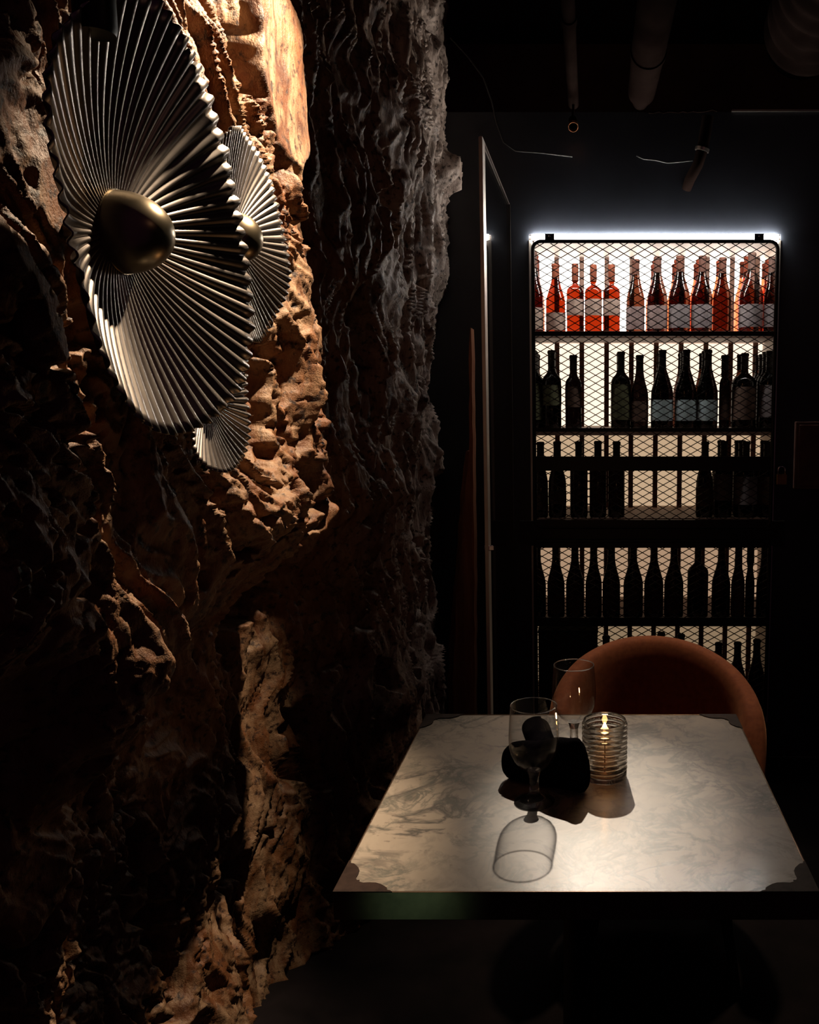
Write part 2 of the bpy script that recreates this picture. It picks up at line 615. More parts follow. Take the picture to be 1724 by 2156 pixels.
# ------------------------------------------------------------------ setting: rock wall
def rock_wall():
    ny, nz = 760, 1150
    Ys = np.geomspace(0.5, 3.46, ny)
    Zs = np.linspace(0.0, 3.08, nz)
    Y, Z = np.meshgrid(Ys, Zs)
    # domain warp
    wx = fbm(Y * 3, Z * 2, 3, 60) * 0.10
    wz = fbm(Y * 3, Z * 2, 3, 70) * 0.10
    y, z = Y + wx, Z + wz
    H = 0.035 * fbm(y * 2.2, z * 1.5, 4, 1)
    # diagonal flowing strands in the near part: falling from upper near to lower far
    a = math.radians(62)
    u = (y * math.cos(a) - z * math.sin(a))
    v = (y * math.sin(a) + z * math.cos(a))
    near = 1 - sstep(1.55, 1.85, Y)
    st = ridged(v * 12, u * 1.9, 3, 5, 0.5)
    H += near * 0.021 * (st - 0.8)
    # vertical fibrous ridges in the far part
    far = sstep(1.5, 1.8, Y)
    fb = ridged(Y * 11 + 0.9 * pn(Y * 2.5, Z * 3.2, 19) + 0.35 * pn(Y * 6, Z * 9, 20), Z * 1.7, 3, 12, 0.5)
    H += far * 0.034 * (fb - 0.8)
    fb2 = ridged(Y * 30 + 1.6 * pn(Y * 5, Z * 6, 3), Z * 4.5, 2, 22, 0.5)
    msk = sstep(-0.25, 0.35, pn(y * 3.2, z * 2.4, 31))
    H += far * 0.008 * (fb2 - 0.8) * msk
    # medium lumps
    lump = np.abs(fbm(y * 5.5, z * 3.4, 3, 40))
    H += 0.020 * (lump - 0.3) * (0.55 + 0.45 * near)
    # smooth boulder facet beside the lamp
    q = (((Y - 1.53) * 0.90 + (Z - 2.0) * 0.45) / 0.115) ** 2 + (((Z - 2.01) * 0.9 - (Y - 1.53) * 0.45) / 0.17) ** 2
    bm_ = 1 - sstep(0.72, 1.15, q + 0.25 * fbm(Y * 14, Z * 14, 2, 91))
    Hs = 0.030 + 0.006 * fbm(v * 9, u * 5, 3, 77) - 0.10 * (Y - 1.53)
    H = H * (1 - bm_) + Hs * bm_
    # pits: porous zones
    por = sstep(-0.10, 0.35, pn(Y * 3.0 + 5, Z * 2.6 + 1, 51)) * near * (1 - bm_)
    por = np.maximum(por, near * (1 - sstep(0.10, 0.20, np.hypot(Y - 1.42, (Z - 1.48) * 0.6))))
    p1 = pn(y * 24, z * 20, 55) + 0.5 * pn(y * 55, z * 48, 56)
    H -= por * 0.026 * sstep(0.18, 0.50, p1)
    p2 = pn(Y * 75, Z * 62, 57)
    H -= por * 0.007 * sstep(0.15, 0.45, p2)
    # large cavities
    cav = fbm(Y * 4.6 + 9, Z * 3.4 + 4, 4, 66)
    H -= 0.065 * sstep(0.36, 0.52, cav) * (1 - bm_)
    # the face turns away beyond the lit bulge
    edge = 1.70 + 0.035 * fbm(Z * 3, Z * 0 + 0.5, 3, 81)
    H += 0.022 * (1 - sstep(0.0, 0.12, np.abs(Y - edge + 0.10)))
    H -= 0.085 * sstep(edge - 0.03, edge + 0.14, Y) * (1 - sstep(1.95, 2.6, Y))
    # undercut below the lit bulge, deepened to shade the lower rock
    led = 1.22 + 0.13 * fbm(Y * 3.2, Z * 0 + 2.5, 4, 83)
    bulge = np.exp(-((Z - 1.27) / 0.06) ** 2) * sstep(1.2, 1.36, Y) * (1 - sstep(1.62, 1.8, Y))
    H += 0.045 * bulge
    H -= (0.17 * (1 - sstep(led - 0.20, led + 0.03, Z)) + 0.05 * (1 - sstep(0.35, 1.15, Z))) * (1 - sstep(1.7, 2.4, Y))
    # dark gap behind the partition
    H -= 0.08 * sstep(2.93, 3.08, Y) * (1 - sstep(1.75, 1.95, Z))
    # roughness at small scale
    H += 0.0032 * fbm(Y * 45, Z * (34 - 20 * far), 3, 85) * (1 - 0.7 * bm_)
    # knob next to the glass partition
    k = np.exp(-(((Y - 3.30) / 0.07) ** 2 + ((Z - 2.29) / 0.07) ** 2) ** 2)
    H += 0.085 * k
    # keep the rock behind the discs
    H = np.minimum(H, 0.045 + 0.03 * sstep(1.45, 1.6, Y) + 0.07 * bulge)
    for (cy, cz, R, lim) in FANS_CLEAR:
        ins = 1 - sstep(R, R + 0.04, np.hypot(Y - cy, Z - cz))
        H = H * (1 - ins) + np.minimum(H, lim + 0.55) * ins
    X = -0.55 + H
    co = np.stack([X, Y, Z], -1).reshape(-1, 3)
    idx = np.arange(ny * nz).reshape(nz, ny)
    q4 = np.stack([idx[:-1, :-1], idx[:-1, 1:], idx[1:, 1:], idx[1:, :-1]], -1).reshape(-1, 4)
    me = bpy.data.meshes.new('wall_left')
    me.vertices.add(len(co))
    me.vertices.foreach_set('co', co.astype(np.float32).ravel())
    me.loops.add(q4.size)
    me.loops.foreach_set('vertex_index', q4.astype(np.int32).ravel())
    me.polygons.add(len(q4))
    me.polygons.foreach_set('loop_start', np.arange(0, q4.size, 4, dtype=np.int32))
    me.polygons.foreach_set('use_smooth', np.ones(len(q4), dtype=bool))
    me.update(calc_edges=True)
    me.validate()
    me.materials.append(M['rock'])
    o = bpy.data.objects.new('wall_left', me)
    C.objects.link(o)
    sm = o.modifiers.new('thickness', 'SOLIDIFY')
    sm.thickness = 0.02
    sm.offset = -1
    sm.use_rim = False
    o.modifiers.remove(sm)
    return struct(o)


FANS_CLEAR = [(0.907, 1.62, 0.20, -0.535), (1.21, 1.675, 0.14, -0.545), (1.15, 1.46, 0.10, -0.545)]
rock_wall()

# other walls, floor, ceiling
YB = 3.40            # face of the back wall
OX0, OX1 = at(1114, 600, YB).x, at(1641, 600, YB).x
OZ1 = at(1377, 493, YB).z
WT = at(1600, 236, YB).z     # top of the partition wall that holds the cabinet
mb = MB()
mb.box(-0.75, OX0, YB, YB + 0.018, 0, WT).box(OX1, 2.2, YB, YB + 0.018, 0, WT).box(OX0, OX1, YB, YB + 0.018, OZ1, WT)
mb.box(OX0, OX1, YB, YB + 0.018, 0, 0.12)
mb.box(-0.75, OX0 - 0.05, YB + 0.018, 3.95, 0, WT).box(OX1 + 0.05, 2.2, YB + 0.018, 3.95, 0, WT).box(OX0 - 0.05, OX1 + 0.05, YB + 0.018, 3.95, OZ1 + 0.004, WT)
struct(mb.build('wall_back', M['black_wall']))
struct(MB().box(-0.75, 2.2, 4.2, 4.3, 0, 3.1).build('wall_rear', M['brown_wall']))
struct(MB().box(2.2, 2.3, -0.2, 4.3, 0, 3.1).build('wall_right', M['black_wall']))
struct(MB().box(-1.1, 2.3, -0.2, 4.3, -0.1, 0).build('floor', M['floor']))
struct(MB().box(-0.85, 2.3, 0.9, 4.3, 3.1, 3.2).build('ceiling', M['ceiling']))
p0, p1 = at(1540, 236, YB), at(1724, 234, YB)
struct(MB().box(p0.x, 2.19, YB - 0.012, YB + 0.03, WT, WT + 0.006).build('trim_1', M['brushed']))
p0, p1 = at(1365, 236, YB), at(1510, 232, YB)
pts = [p0.lerp(p1, k / 14) + Vector((0, -0.004, random.uniform(-0.006, 0.004))) for k in range(15)]
struct(MB().tube(pts, 0.004, 6).build('trim_2', M['pipe']))

# ------------------------------------------------------------------ pleated wall discs
def fan(name, label, c, R, r0, rec, n_pl, amp, hub_r, hub_h, wall_x, ph, wob, shape=()):
    root = thing(name, label, 'wall decoration', (c[0] - rec, c[1], c[2]), 'pleated metal wall discs')
    rnd = random.Random(ph)
    N = n_pl * 8
    rad = [0.0] + [i / 15 for i in range(1, 16)]
    jit = [rnd.uniform(-1, 1) for _ in range(n_pl)]
    vs, fs = [], []
    for t in rad:
        r = r0 + (R - r0) * t
        for k in range(N):
            a = 2 * PI * k / N
            pk = k / 8.0
            s = math.cos(2 * PI * pk)
            s = (abs(s) ** 0.75) * (1 if s > 0 else -1)
            am = amp * (0.15 + 0.85 * t) * (1 + 0.25 * jit[int(pk) % n_pl])
            wv = wob * t * t * (math.sin(3 * a + ph) + 0.6 * math.sin(5 * a + 2 * ph))
            dev = sum(v_ * math.exp(-((((a - a_ + PI) % (2 * PI)) - PI) / w_) ** 2) for a_, w_, v_ in shape)
            rr = r * (1 + dev * t) + (t ** 8) * R * (0.004 * s + 0.010 * jit[int(pk + 0.5) % n_pl] + 0.012 * math.sin(4 * a + ph))
            x = rec * (t ** 1.6) + am * s + wv
            vs.append((x, rr * math.cos(a), rr * math.sin(a)))
    for i in range(len(rad) - 1):
        for k in range(N):
            k2 = (k + 1) % N
            fs.append((i * N + k, i * N + k2, (i + 1) * N + k2, (i + 1) * N + k))
    mb = MB()
    mb.add(vs, fs)
    o = mb.build('pleated_disc', M['fan'], root, smooth=True)
    so = o.modifiers.new('sheet', 'SOLIDIFY')
    so.thickness = 0.0012
    # dome hub
    prof = [(hub_r * 1.03, -0.004), (hub_r * 1.03, 0.002)] + [(hub_r * math.cos(b), 0.002 + hub_h * math.sin(b)) for b in
            [i * PI / 2 / 14 for i in range(0, 14)]] + [(0.0005, hub_h + 0.002)]
    Mx = Matrix(((0, 0, 1), (0, 1, 0), (-1, 0, 0)))
    MB().lathe(prof, 48, (0.002, 0, 0), Mx).build('dome_hub', M['hub'], root, smooth=50)
    d = c[0] - rec - wall_x
    MB().lathe([(0.012, -d), (0.012, 0.0)], 16, (0, 0, 0), Mx).build('wall_mount', M['dark_metal'], root, smooth=40)
    return root


fan('pleated_wall_disc', 'largest pleated metal disc with round dome hub, mounted on the rock wall',
    (-0.43, 0.907, 1.624), 0.209, 0.030, 0.054, 66, 0.0031, 0.041, 0.051, -0.56, 3, 0.004,
    [(0.28, 0.42, -0.085), (PI + 0.22, 0.50, -0.13), (PI / 2 + 0.15, 0.35, 0.04), (-PI / 2, 0.35, -0.02)])
fan('pleated_wall_disc', 'medium pleated metal disc with dome hub half hidden behind the largest disc',
    (-0.468, 1.21, 1.675), 0.140, 0.022, 0.022, 72, 0.0021, 0.034, 0.036, -0.57, 8, 0.005)
fan('pleated_wall_disc', 'smallest pleated metal disc on the rock below the other two discs',
    (-0.492, 1.15, 1.455), 0.098, 0.016, 0.018, 54, 0.0026, 0.020, 0.022, -0.57, 5, 0.004)

# black lamp can above the big disc
p = at(195, -30, 0.80)
root = thing('spotlight_can', 'black cylindrical spotlight hanging over the largest disc at the top edge', 'spotlight', p)
MB().lathe([(0.010, -0.036), (0.016, -0.040), (0.0175, -0.034), (0.0175, 0.055), (0.012, 0.062)], 28).build('can_housing', M['black'], root, smooth=40)
MB().tube([(0, 0, 0.06), (0, 0, 1.0), (0, 0, 3.1 - p.z)], 0.004, 8).build('stem', M['black'], root)

# ------------------------------------------------------------------ wine cabinet
YS, YF, YK = 3.455, 3.51, 3.84      # shelf front, front bottle centre, back panel
cab = thing('wine_cabinet', 'tall lit wine cabinet with black mesh doors set into the dark back wall', 'wine cabinet', ((OX0 + OX1) / 2, YB, 0.12))
inv = Matrix.Translation(-Vector(cab.location))


def part(mbx, name, m, parent=None, **kw):
    o = mbx.build(name, m, None, **kw)
    if parent is None:
        o.data.transform(inv)
        o.parent = cab
    else:
        o.data.transform(Matrix.Translation(-(Vector(cab.location) + Vector(parent.location))) if parent is not cab else inv)
        o.parent = parent
    return o


zs = [at(1377, y, YS).z for y in (699, 904, 1092, 1305, 1500)]     # shelf tops
IX0, IX1 = OX0 - 0.045, OX1 + 0.045
part(MB().box(IX0, IX0 + 0.012, YB + 0.02, 3.9, 0.12, OZ1).box(IX1 - 0.012, IX1, YB + 0.02, 3.9, 0.12, OZ1)
     .box(IX0, IX1, YB + 0.02, 3.9, OZ1 - 0.012, OZ1 - 0.002).box(IX0, IX1, 3.88, 3.9, 0.12, OZ1 - 0.012), 'carcass', M['cab_in'])
for z in zs:
    part(MB().box(IX0 + 0.012, IX1 - 0.012, YS, 3.83, z - 0.016, z).box(IX0 + 0.012, IX1 - 0.012, YS - 0.006, YS, z - 0.024, z + 0.003), 'shelf', M['slat'])
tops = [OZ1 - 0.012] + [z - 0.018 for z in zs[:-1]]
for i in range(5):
    part(MB().box(IX0 + 0.012, IX1 - 0.012, 3.866, 3.872, zs[i] + 0.004, tops[i]), 'glowing_back_panel', M['panel'][i])
mb = MB()
sx = at(1080 + 258 / 2.7806, 800, 3.85).x
k = -3
while True:
    x = sx + k * 0.1100
    k += 1
    if x < IX0 + 0.02:
        continue
    if x > IX1 - 0.02:
        break
    mb.box(x - 0.0105, x + 0.0105, 3.846, 3.862, 0.14, OZ1 - 0.014)
part(mb, 'back_slats', M['slat'])
# lamp strip across the top, in front of the doors' top edge
zl = at(1377, 500, YB).z
part(MB().box(OX0 + 0.012, OX1 - 0.012, YB - 0.014, YB + 0.004, zl - 0.009, zl + 0.009), 'lamp_strip', M['led'])


def mesh_door(x0, x1, z0, z1, y, name, rails, corner=0.03):
    d = bpy.data.objects.new(name, None)
    C.objects.link(d)
    d.parent = cab
    d.location = Vector((0, 0, 0))
    # round cornered rod frame
    pts = []
    for (cx, cz, a0) in ((x1 - corner, z1 - corner, 0), (x0 + corner, z1 - corner, 90), (x0 + corner, z0 + corner, 180), (x1 - corner, z0 + corner, 270)):
        for q in range(7):
            a = math.radians(a0 + q * 15)
            pts.append((cx + corner * math.cos(a), y, cz + corner * math.sin(a)))
    part(MB().tube(pts, 0.0075, 8, closed=True), 'door_frame', M['black'], d, smooth=True)
    for (za, zb) in rails:
        part(MB().box(x0, x1, y - 0.006, y + 0.006, za, zb), 'rail', M['black'], d)
    # expanded metal: zigzag strands
    pw, phh = 0.0533, 0.0305
    mbx = MB()
    nx = int(round((x1 - x0) / (pw / 2)))
    dx = (x1 - x0) / nx
    nzr = int(round((z1 - z0) / (phh / 2)))
    dz = (z1 - z0) / nzr
    for j in range(nzr):
        for i in range(nx):
            za = z0 + j * dz
            if (i + j) % 2 == 0:
                a, b = (x0 + i * dx, y, za), (x0 + (i + 1) * dx, y, za + dz)
            else:
                a, b = (x0 + i * dx, y, za + dz), (x0 + (i + 1) * dx, y, za)
            mbx.bar(a, b, 0.0031, 0.0022)
    part(mbx, 'expanded_metal_mesh', M['mesh_black'], d, fix=False)
    return d


YD = 3.375
dx0, dx1 = at(1123, 700, YD).x, at(1632, 700, YD).x
zt = lambda y: at(1377, y, YD).z
up = mesh_door(dx0, dx1, zt(1110), zt(508), YD, 'upper_door', [(zt(991), zt(961)), (zt(708), zt(698)), (zt(909), zt(901)), (zt(1112), zt(1094))])
lo = mesh_door(dx0, dx1, 0.16, zt(1140), YD, 'lower_door', [(zt(1153), zt(1136)), (zt(1318), zt(1300))])
for px in (1157, 1597):
    c = at(px, 500, YD)
    part(MB().box(c.x - 0.018, c.x + 0.018, YD - 0.012, YD - 0.004, zt(513), zt(494)).box(c.x - 0.018, c.x + 0.018, YD - 0.01, YB, zt(496), zt(493)), 'hook_plate', M['black'])
    part(MB().lathe([(0.0045, 0), (0.0045, 0.003), (0.002, 0.005)], 12, (c.x, YD - 0.012, zt(499)), Matrix.Rotation(PI / 2, 3, 'X')), 'screw', M['chrome'])
part(MB().box(IX0, IX1, YB - 0.012, YB + 0.03, zt(1150), zt(1098)), 'middle_rail', M['black'])
# steel edge strips on both sides of the opening
for xa, xb in ((OX0 + 0.0005, OX0 + 0.012), (OX1 - 0.012, OX1 - 0.0005)):
    part(MB().box(xa, xb, YB - 0.004, YB + 0.02, 0.14, zl - 0.010), 'edge_strip', M['satin'])

# ------------------------------------------------------------------ bottles
def prof_bottle(kind, r, h):
    nk = 0.0145 if h > 0.26 else 0.0135
    if kind == 'burgundy':
        p = [(r * 0.9, 0), (r, 0.006), (r, 0.42 * h), (r * 0.985, 0.47 * h), (r * 0.90, 0.53 * h), (r * 0.74, 0.60 * h), (r * 0.58, 0.67 * h), (nk * 1.12, 0.76 * h), (nk * 1.0, 0.84 * h),
             (nk, 0.955 * h), (nk * 1.13, 0.96 * h), (nk * 1.13, 0.985 * h), (nk * 0.9, h)]
    elif kind == 'bordeaux':
        p = [(r * 0.9, 0), (r, 0.006), (r, 0.60 * h), (r * 0.96, 0.635 * h), (r * 0.82, 0.67 * h), (r * 0.58, 0.70 * h), (nk * 1.12, 0.735 * h), (nk, 0.77 * h),
             (nk, 0.955 * h), (nk * 1.13, 0.96 * h), (nk * 1.13, 0.985 * h), (nk * 0.9, h)]
    else:   # pinched neck
        p = [(r * 0.9, 0), (r, 0.006), (r, 0.60 * h), (r * 0.95, 0.63 * h), (r * 0.72, 0.665 * h), (r * 0.40, 0.69 * h), (0.010, 0.705 * h), (0.0085, 0.72 * h), (0.013, 0.745 * h),
             (0.0135, 0.90 * h), (0.0135, 0.985 * h), (0.011, h)]
    return p


def shell_r(prof, z):
    for (r0, z0), (r1, z1) in zip(prof, prof[1:]):
        if z0 <= z <= z1 and z1 > z0:
            return r0 + (r1 - r0) * (z - z0) / (z1 - z0)
    return prof[0][0]


def make_bottle(label, group, loc, kind, r, h, glass, lab=None, lz=(0.1, 0.4), foil=True, oval=False, rz=0.0):
    root = thing('wine_bottle', label, 'bottle', loc, group, rz)
    pr = prof_bottle(kind, r, h)
    MB().lathe(pr, 28).build('bottle_glass', BG[glass], root, smooth=60)
    if foil:
        zf = 0.79 * h if kind != 'pinched' else 0.755 * h
        fp = [(shell_r(pr, zf) + 0.0006, zf)] + [(a + 0.0006, b) for a, b in pr if b > zf] + [(0.002, h + 0.0008)]
        MB().lathe(fp, 24).build('foil_capsule', FOIL[glass], root, smooth=50)
    if lab:
        vs, fs = [], []
        z0, z1 = lz[0] * h, lz[1] * h
        na, nz_ = 22, 6
        for j in range(nz_ + 1):
            t = j / nz_
            half = math.radians(100)
            if oval:
                half = math.radians(62) * math.sqrt(max(0.12, 1 - (2 * t - 1) ** 4))
            for i in range(na + 1):
                a = -PI / 2 - half + 2 * half * i / na
                vs.append(((r + 0.0007) * math.cos(a), (r + 0.0007) * math.sin(a), z0 + (z1 - z0) * t))
        for j in range(nz_):
            for i in range(na):
                q = j * (na + 1) + i
                fs.append((q, q + 1, q + na + 2, q + na + 1))
        mb = MB()
        mb.add(vs, fs)
        mb.build('paper_label', LAB[lab], root, smooth=True)
    return root


ORD = ['first', 'second', 'third', 'fourth', 'fifth', 'sixth', 'seventh', 'eighth', 'ninth', 'tenth', 'eleventh', 'twelfth', 'thirteenth']
Q = 2.7806
GL = {'rose': 'orange-red', 'amber': 'amber brown', 'dusky': 'dusky brown', 'smoke': 'smoky grey-brown', 'green': 'dark green', 'dark': 'near-black'}
KN = {'burgundy': 'sloping-shouldered', 'bordeaux': 'high-shouldered', 'pinched': 'pinched-neck'}
SH = ['top shelf', 'second shelf', 'third shelf', 'fourth shelf', 'lowest visible shelf']
# per row: (u, top v, width u, kind, glass, label, (label top v, bottom v), bottles behind)
R1 = [(118, 195, 112, 'burgundy', 'smoke', 'cream', (520, 650), 2), (248, 265, 112, 'burgundy', 'rose', 'cream', (550, 655), 0), (363, 265, 98, 'pinched', 'rose', 'cream', (470, 567), 0),
      (470, 270, 98, 'pinched', 'rose', 'cream', (470, 567), 0), (577, 270, 98, 'pinched', 'rose', 'cream', (470, 567), 0), (718, 240, 106, 'burgundy', 'amber', 'pink', (515, 650), 0),
      (847, 225, 118, 'burgundy', 'dusky', 'pink', (507, 645), 2), (978, 220, 124, 'burgundy', 'amber', 'grey', (502, 640), 2), (1110, 220, 122, 'burgundy', 'dusky', 'grey', (502, 640), 2),
      (1228, 230, 104, 'burgundy', 'amber', None, None, 1), (1400, 200, 150, 'burgundy', 'smoke', 'grey', (500, 635), 2), (1520, 225, 90, 'burgundy', 'smoke', 'grey', (500, 635), 2)]
R2 = [(108, 772, 104, 'bordeaux', 'dark', 'olive', (965, 1180), 3), (225, 772, 112, 'bordeaux', 'green', 'olive', (975, 1095), 1), (353, 800, 96, 'bordeaux', 'dark', 'dim', (985, 1105), 0),
      (632, 780, 116, 'bordeaux', 'green', 'olive', (965, 1180), 1), (742, 800, 104, 'burgundy', 'green', 'dim', (1070, 1190), 0), (875, 770, 130, 'burgundy', 'green', 'blue', (1062, 1185), 1),
      (1015, 768, 126, 'burgundy', 'green', 'blue', (1062, 1185), 2), (1143, 768, 120, 'burgundy', 'green', 'blue', (1062, 1185), 2), (1242, 800, 60, 'bordeaux', 'dark', 'dim', (985, 1180), 0),
      (1358, 788, 150, 'bordeaux', 'dark', 'dim', (985, 1180), 1), (1512, 775, 110, 'bordeaux', 'green', 'grey', (975, 1165), 3)]
R3 = [(160, 140, 100, 'burgundy', 'dark', 'dim', (440, 540), 0), (258, 137, 120, 'burgundy', 'dark', 'dim', (430, 505), 0), (385, 137, 104, 'bordeaux', 'dark', None, None, 0),
      (497, 135, 100, 'bordeaux', 'dark', None, None, 0), (606, 137, 98, 'bordeaux', 'dark', None, None, 0), (1125, 137, 100, 'burgundy', 'dark', 'dim', (410, 520), 0),
      (1235, 135, 104, 'bordeaux', 'dark', 'grey', (330, 485), 1), (1366, 137, 146, 'bordeaux', 'dark', 'grey', (345, 510), 2), (1490, 137, 90, 'bordeaux', 'dark', 'dim', (345, 510), 1)]
R4 = [(u, 735, wd, 'burgundy', 'dark', lb, (1005, 1150), 0) for u, wd, lb in
      ((140, 104, None), (250, 104, 'dim'), (362, 108, 'dim'), (472, 104, 'dim'), (576, 112, 'dim'), (705, 118, 'dim'), (826, 116, 'dim'), (944, 116, 'dim'))] + \
     [(1085, 735, 126, 'bordeaux', 'dark', None, None, 0), (1222, 735, 112, 'burgundy', 'dark', None, None, 0), (1322, 735, 86, 'burgundy', 'dark', 'dim', (980, 1160), 0),
      (1392, 735, 60, 'burgundy', 'dark', None, None, 0), (1475, 735, 90, 'burgundy', 'dark', None, None, 0)]
R5 = [(545, 1275, 100, 'bordeaux', 'dark', None, None, 0), (868, 1255, 100, 'bordeaux', 'dark', None, None, 0), (984, 1265, 100, 'bordeaux', 'dark', None, None, 0), (1090, 1330, 90, 'burgundy', 'dark', None, None, 0),
      (1204, 1315, 100, 'burgundy', 'dark', None, None, 0), (1315, 1312, 104, 'burgundy', 'dark', None, None, 0), (1428, 1296, 100, 'burgundy', 'dark', None, None, 0)]
for ri, (row, vy) in enumerate(((R1, 460), (R2, 460), (R3, 880), (R4, 880), (R5, 880))):
    zb = zs[ri]
    for bi, (u, tv, wu, kind, gl, lb, lv, nb) in enumerate(row):
        px = 1080 + u / Q
        top = at(px, vy + tv / Q, YF)
        h = top.z - zb
        r = min(0.048, wu / Q * 3.5 / F_ / 2 * 0.99)
        gaps = [abs(row[j][0] - u) / Q * 3.49 / F_ * (wu / (wu + row[j][2])) for j in (bi - 1, bi + 1) if 0 <= j < len(row)]
        r = min([r] + [g - 0.0008 for g in gaps])
        lz = (0.1, 0.4)
        if lv:
            yf = YF - r
            lz = ((at(px, vy + lv[1] / Q, yf).z - zb) / h, (at(px, vy + lv[0] / Q, yf).z - zb) / h)
            lz = (max(0.03, lz[0]), min(lz[1], 0.58 if kind != 'burgundy' else 0.47))
        place = '%s from left on the %s' % (ORD[bi], SH[ri])
        x = top.x
        x = max(IX0 + 0.014 + r, min(IX1 - 0.014 - r, x))
        lt = {'cream': ' cream label', 'pink': ' pinkish label', 'grey': ' grey label', 'blue': ' pale blue label', 'olive': ' olive label', 'dim': ' dim brown label'}.get(lb, '')
        desc = '%s %s bottle%s, %s' % (GL[gl], KN[kind], (',' + lt) if lb else '', place)
        make_bottle(desc, 'wine bottles on the ' + SH[ri], (x, YF, zb + 0.0004), kind, r, h, gl, lb, lz, True, oval=(ri == 3 and lb is not None and bi < 9))
        for k in range(nb):
            g2 = {'smoke': 'back', 'dusky': 'back', 'amber': 'back'}.get(gl, 'amber' if ri == 1 and k == nb - 1 else gl)
            make_bottle('wine bottle %s the front bottle %s' % (('directly behind', 'two behind', 'three behind')[k], place),
                        'wine bottles behind the front row', (x, YF + 0.002 + (k + 1) * max(2 * r, 0.066) + 0.002 * k, zb + 0.0004), kind, min(r, 0.0355), h * (0.985 if k else 1.0), g2, None, None, True)
# dark wooden case at the lower left
a, b = at(1128, 1320, YF), at(1258, 1316, YF)
cs = thing('wine_case', 'dark box filling the left end of the lowest shelf', 'box', ((a.x + b.x) / 2, 3.60, zs[4] + 0.0005))
hw = (b.x - a.x) / 2
hh = a.z - zs[4] - 0.02
MB().box(-hw + 0.012, hw, -0.12, 0.15, 0, hh).build('case_body', M['boxwood'], cs, bevel=0.003)
MB().box(-hw + 0.01, hw + 0.002, -0.122, 0.152, hh, hh + 0.012).build('case_lid', M['boxwood'], cs, bevel=0.002)

# padlock on the right end of the door
c = at(1645, 1008, 3.345)
pl = thing('padlock', 'small brass padlock with steel shackle hanging right of the cabinet door', 'padlock', c)
MB().box(-0.021, 0.021, -0.009, 0.009, -0.024, 0.018).build('lock_body', M['brass'], pl, bevel=0.003)
MB().tube([(-0.014, 0, 0.014), (-0.014, 0, 0.034)] + [(-0.014 * math.cos(q * PI / 8), 0, 0.034 + 0.014 * math.sin(q * PI / 8)) for q in range(1, 8)] + [(0.014, 0, 0.034), (0.014, 0, 0.014)], 0.0035, 8).build('shackle', M['chrome'], pl, smooth=True)
MB().box(-0.012, 0.012, 0.004, 0.022, 0.0365, 0.046).build('hasp', M['black'], pl)
# brown panel right of the cabinet
a, b = at(1672, 1030, 3.37), at(1760, 888, 3.37)
pn_ = thing('wall_box', 'dark red-brown flat box on the back wall right of the padlock', 'wall box', ((a.x + b.x) / 2, YB, a.z))
hw = (b.x - a.x) / 2
MB().box(-hw, hw, -0.03, -0.0005, 0, b.z - a.z).build('box_body', M['panel_brown'], pn_, bevel=0.003)
MB().box(-hw + 0.012, hw - 0.012, -0.034, -0.03, 0.012, b.z - a.z - 0.012).build('box_cover', M['panel_brown'], pn_, bevel=0.002)

# ------------------------------------------------------------------ glass partition with a steel edge
gx = -0.312
gp = thing('glass_partition', 'clear glass partition with bright steel front edge left of the wine cabinet', 'partition', (gx, 2.95, 0))
yf0 = 2.56
ztop = at(1018, 290, yf0).z
MB().box(-0.004, 0.004, yf0 - 2.95, YB - 2.95 - 0.002, 0.0, ztop).build('glass_pane', M['pane_glass'], gp)
MB().box(-0.0055, 0.0055, yf0 - 2.95 - 0.012, yf0 - 2.95 + 0.05, 0.0, ztop).build('steel_edge', M['satin'], gp, bevel=0.001)
MB().box(-0.004, 0.004, yf0 - 2.95, YB - 2.95 - 0.002, ztop, ztop + 0.005).build('top_rail', M['brushed'], gp)
MB().box(-0.007, 0.007, YB - 2.95 - 0.014, YB - 2.95 - 0.001, 0.0, ztop).build('wall_channel', M['dark_metal'], gp)
c = at(1026, 1153, yf0)
zc_ = c.z
MB().prism([(-0.008, -0.4), (0.008, -0.4), (0.022, -0.396), (0.010, -0.392), (-0.008, -0.392)], zc_ - 0.008, zc_ + 0.008).build('edge_clip', M['chrome'], gp, bevel=0.002)

# old wooden post in the gap behind the partition
wp = thing('wooden_post', 'split reddish wooden post tapering upward between rock and glass partition', 'post', (-0.46, 3.16, 0))


def plank(name, left, right, y0, y1, seed):
    rnd = random.Random(seed)
    vs, fs = [], []
    zsx = [p.z for p in left]
    n = len(left)
    for i in range(n):
        jl, jr = rnd.uniform(-0.004, 0.004), rnd.uniform(-0.002, 0.002)
        for (x, y) in ((left[i].x + jl, y0 + rnd.uniform(-.004, .004)), (right[i].x + jr, y0 + rnd.uniform(-.004, .004)), (right[i].x + jr, y1), (left[i].x + jl, y1)):
            vs.append((x + 0.46, y - 3.16, zsx[i]))
    for i in range(n - 1):
        for k in range(4):
            k2 = (k + 1) % 4
            fs.append((i * 4 + k, i * 4 + k2, (i + 1) * 4 + k2, (i + 1) * 4 + k))
    fs += [(3, 2, 1, 0), tuple((n - 1) * 4 + k for k in range(4))]
    mb = MB()
    mb.add(vs, fs)
    return mb.build(name, M['wood'], wp)


def lerp_tab(tab, y):
    for (y0, a), (y1, b) in zip(tab, tab[1:]):
        if y0 <= y <= y1:
            return a + (b - a) * (y - y0) / (y1 - y0)
    return tab[-1][1]


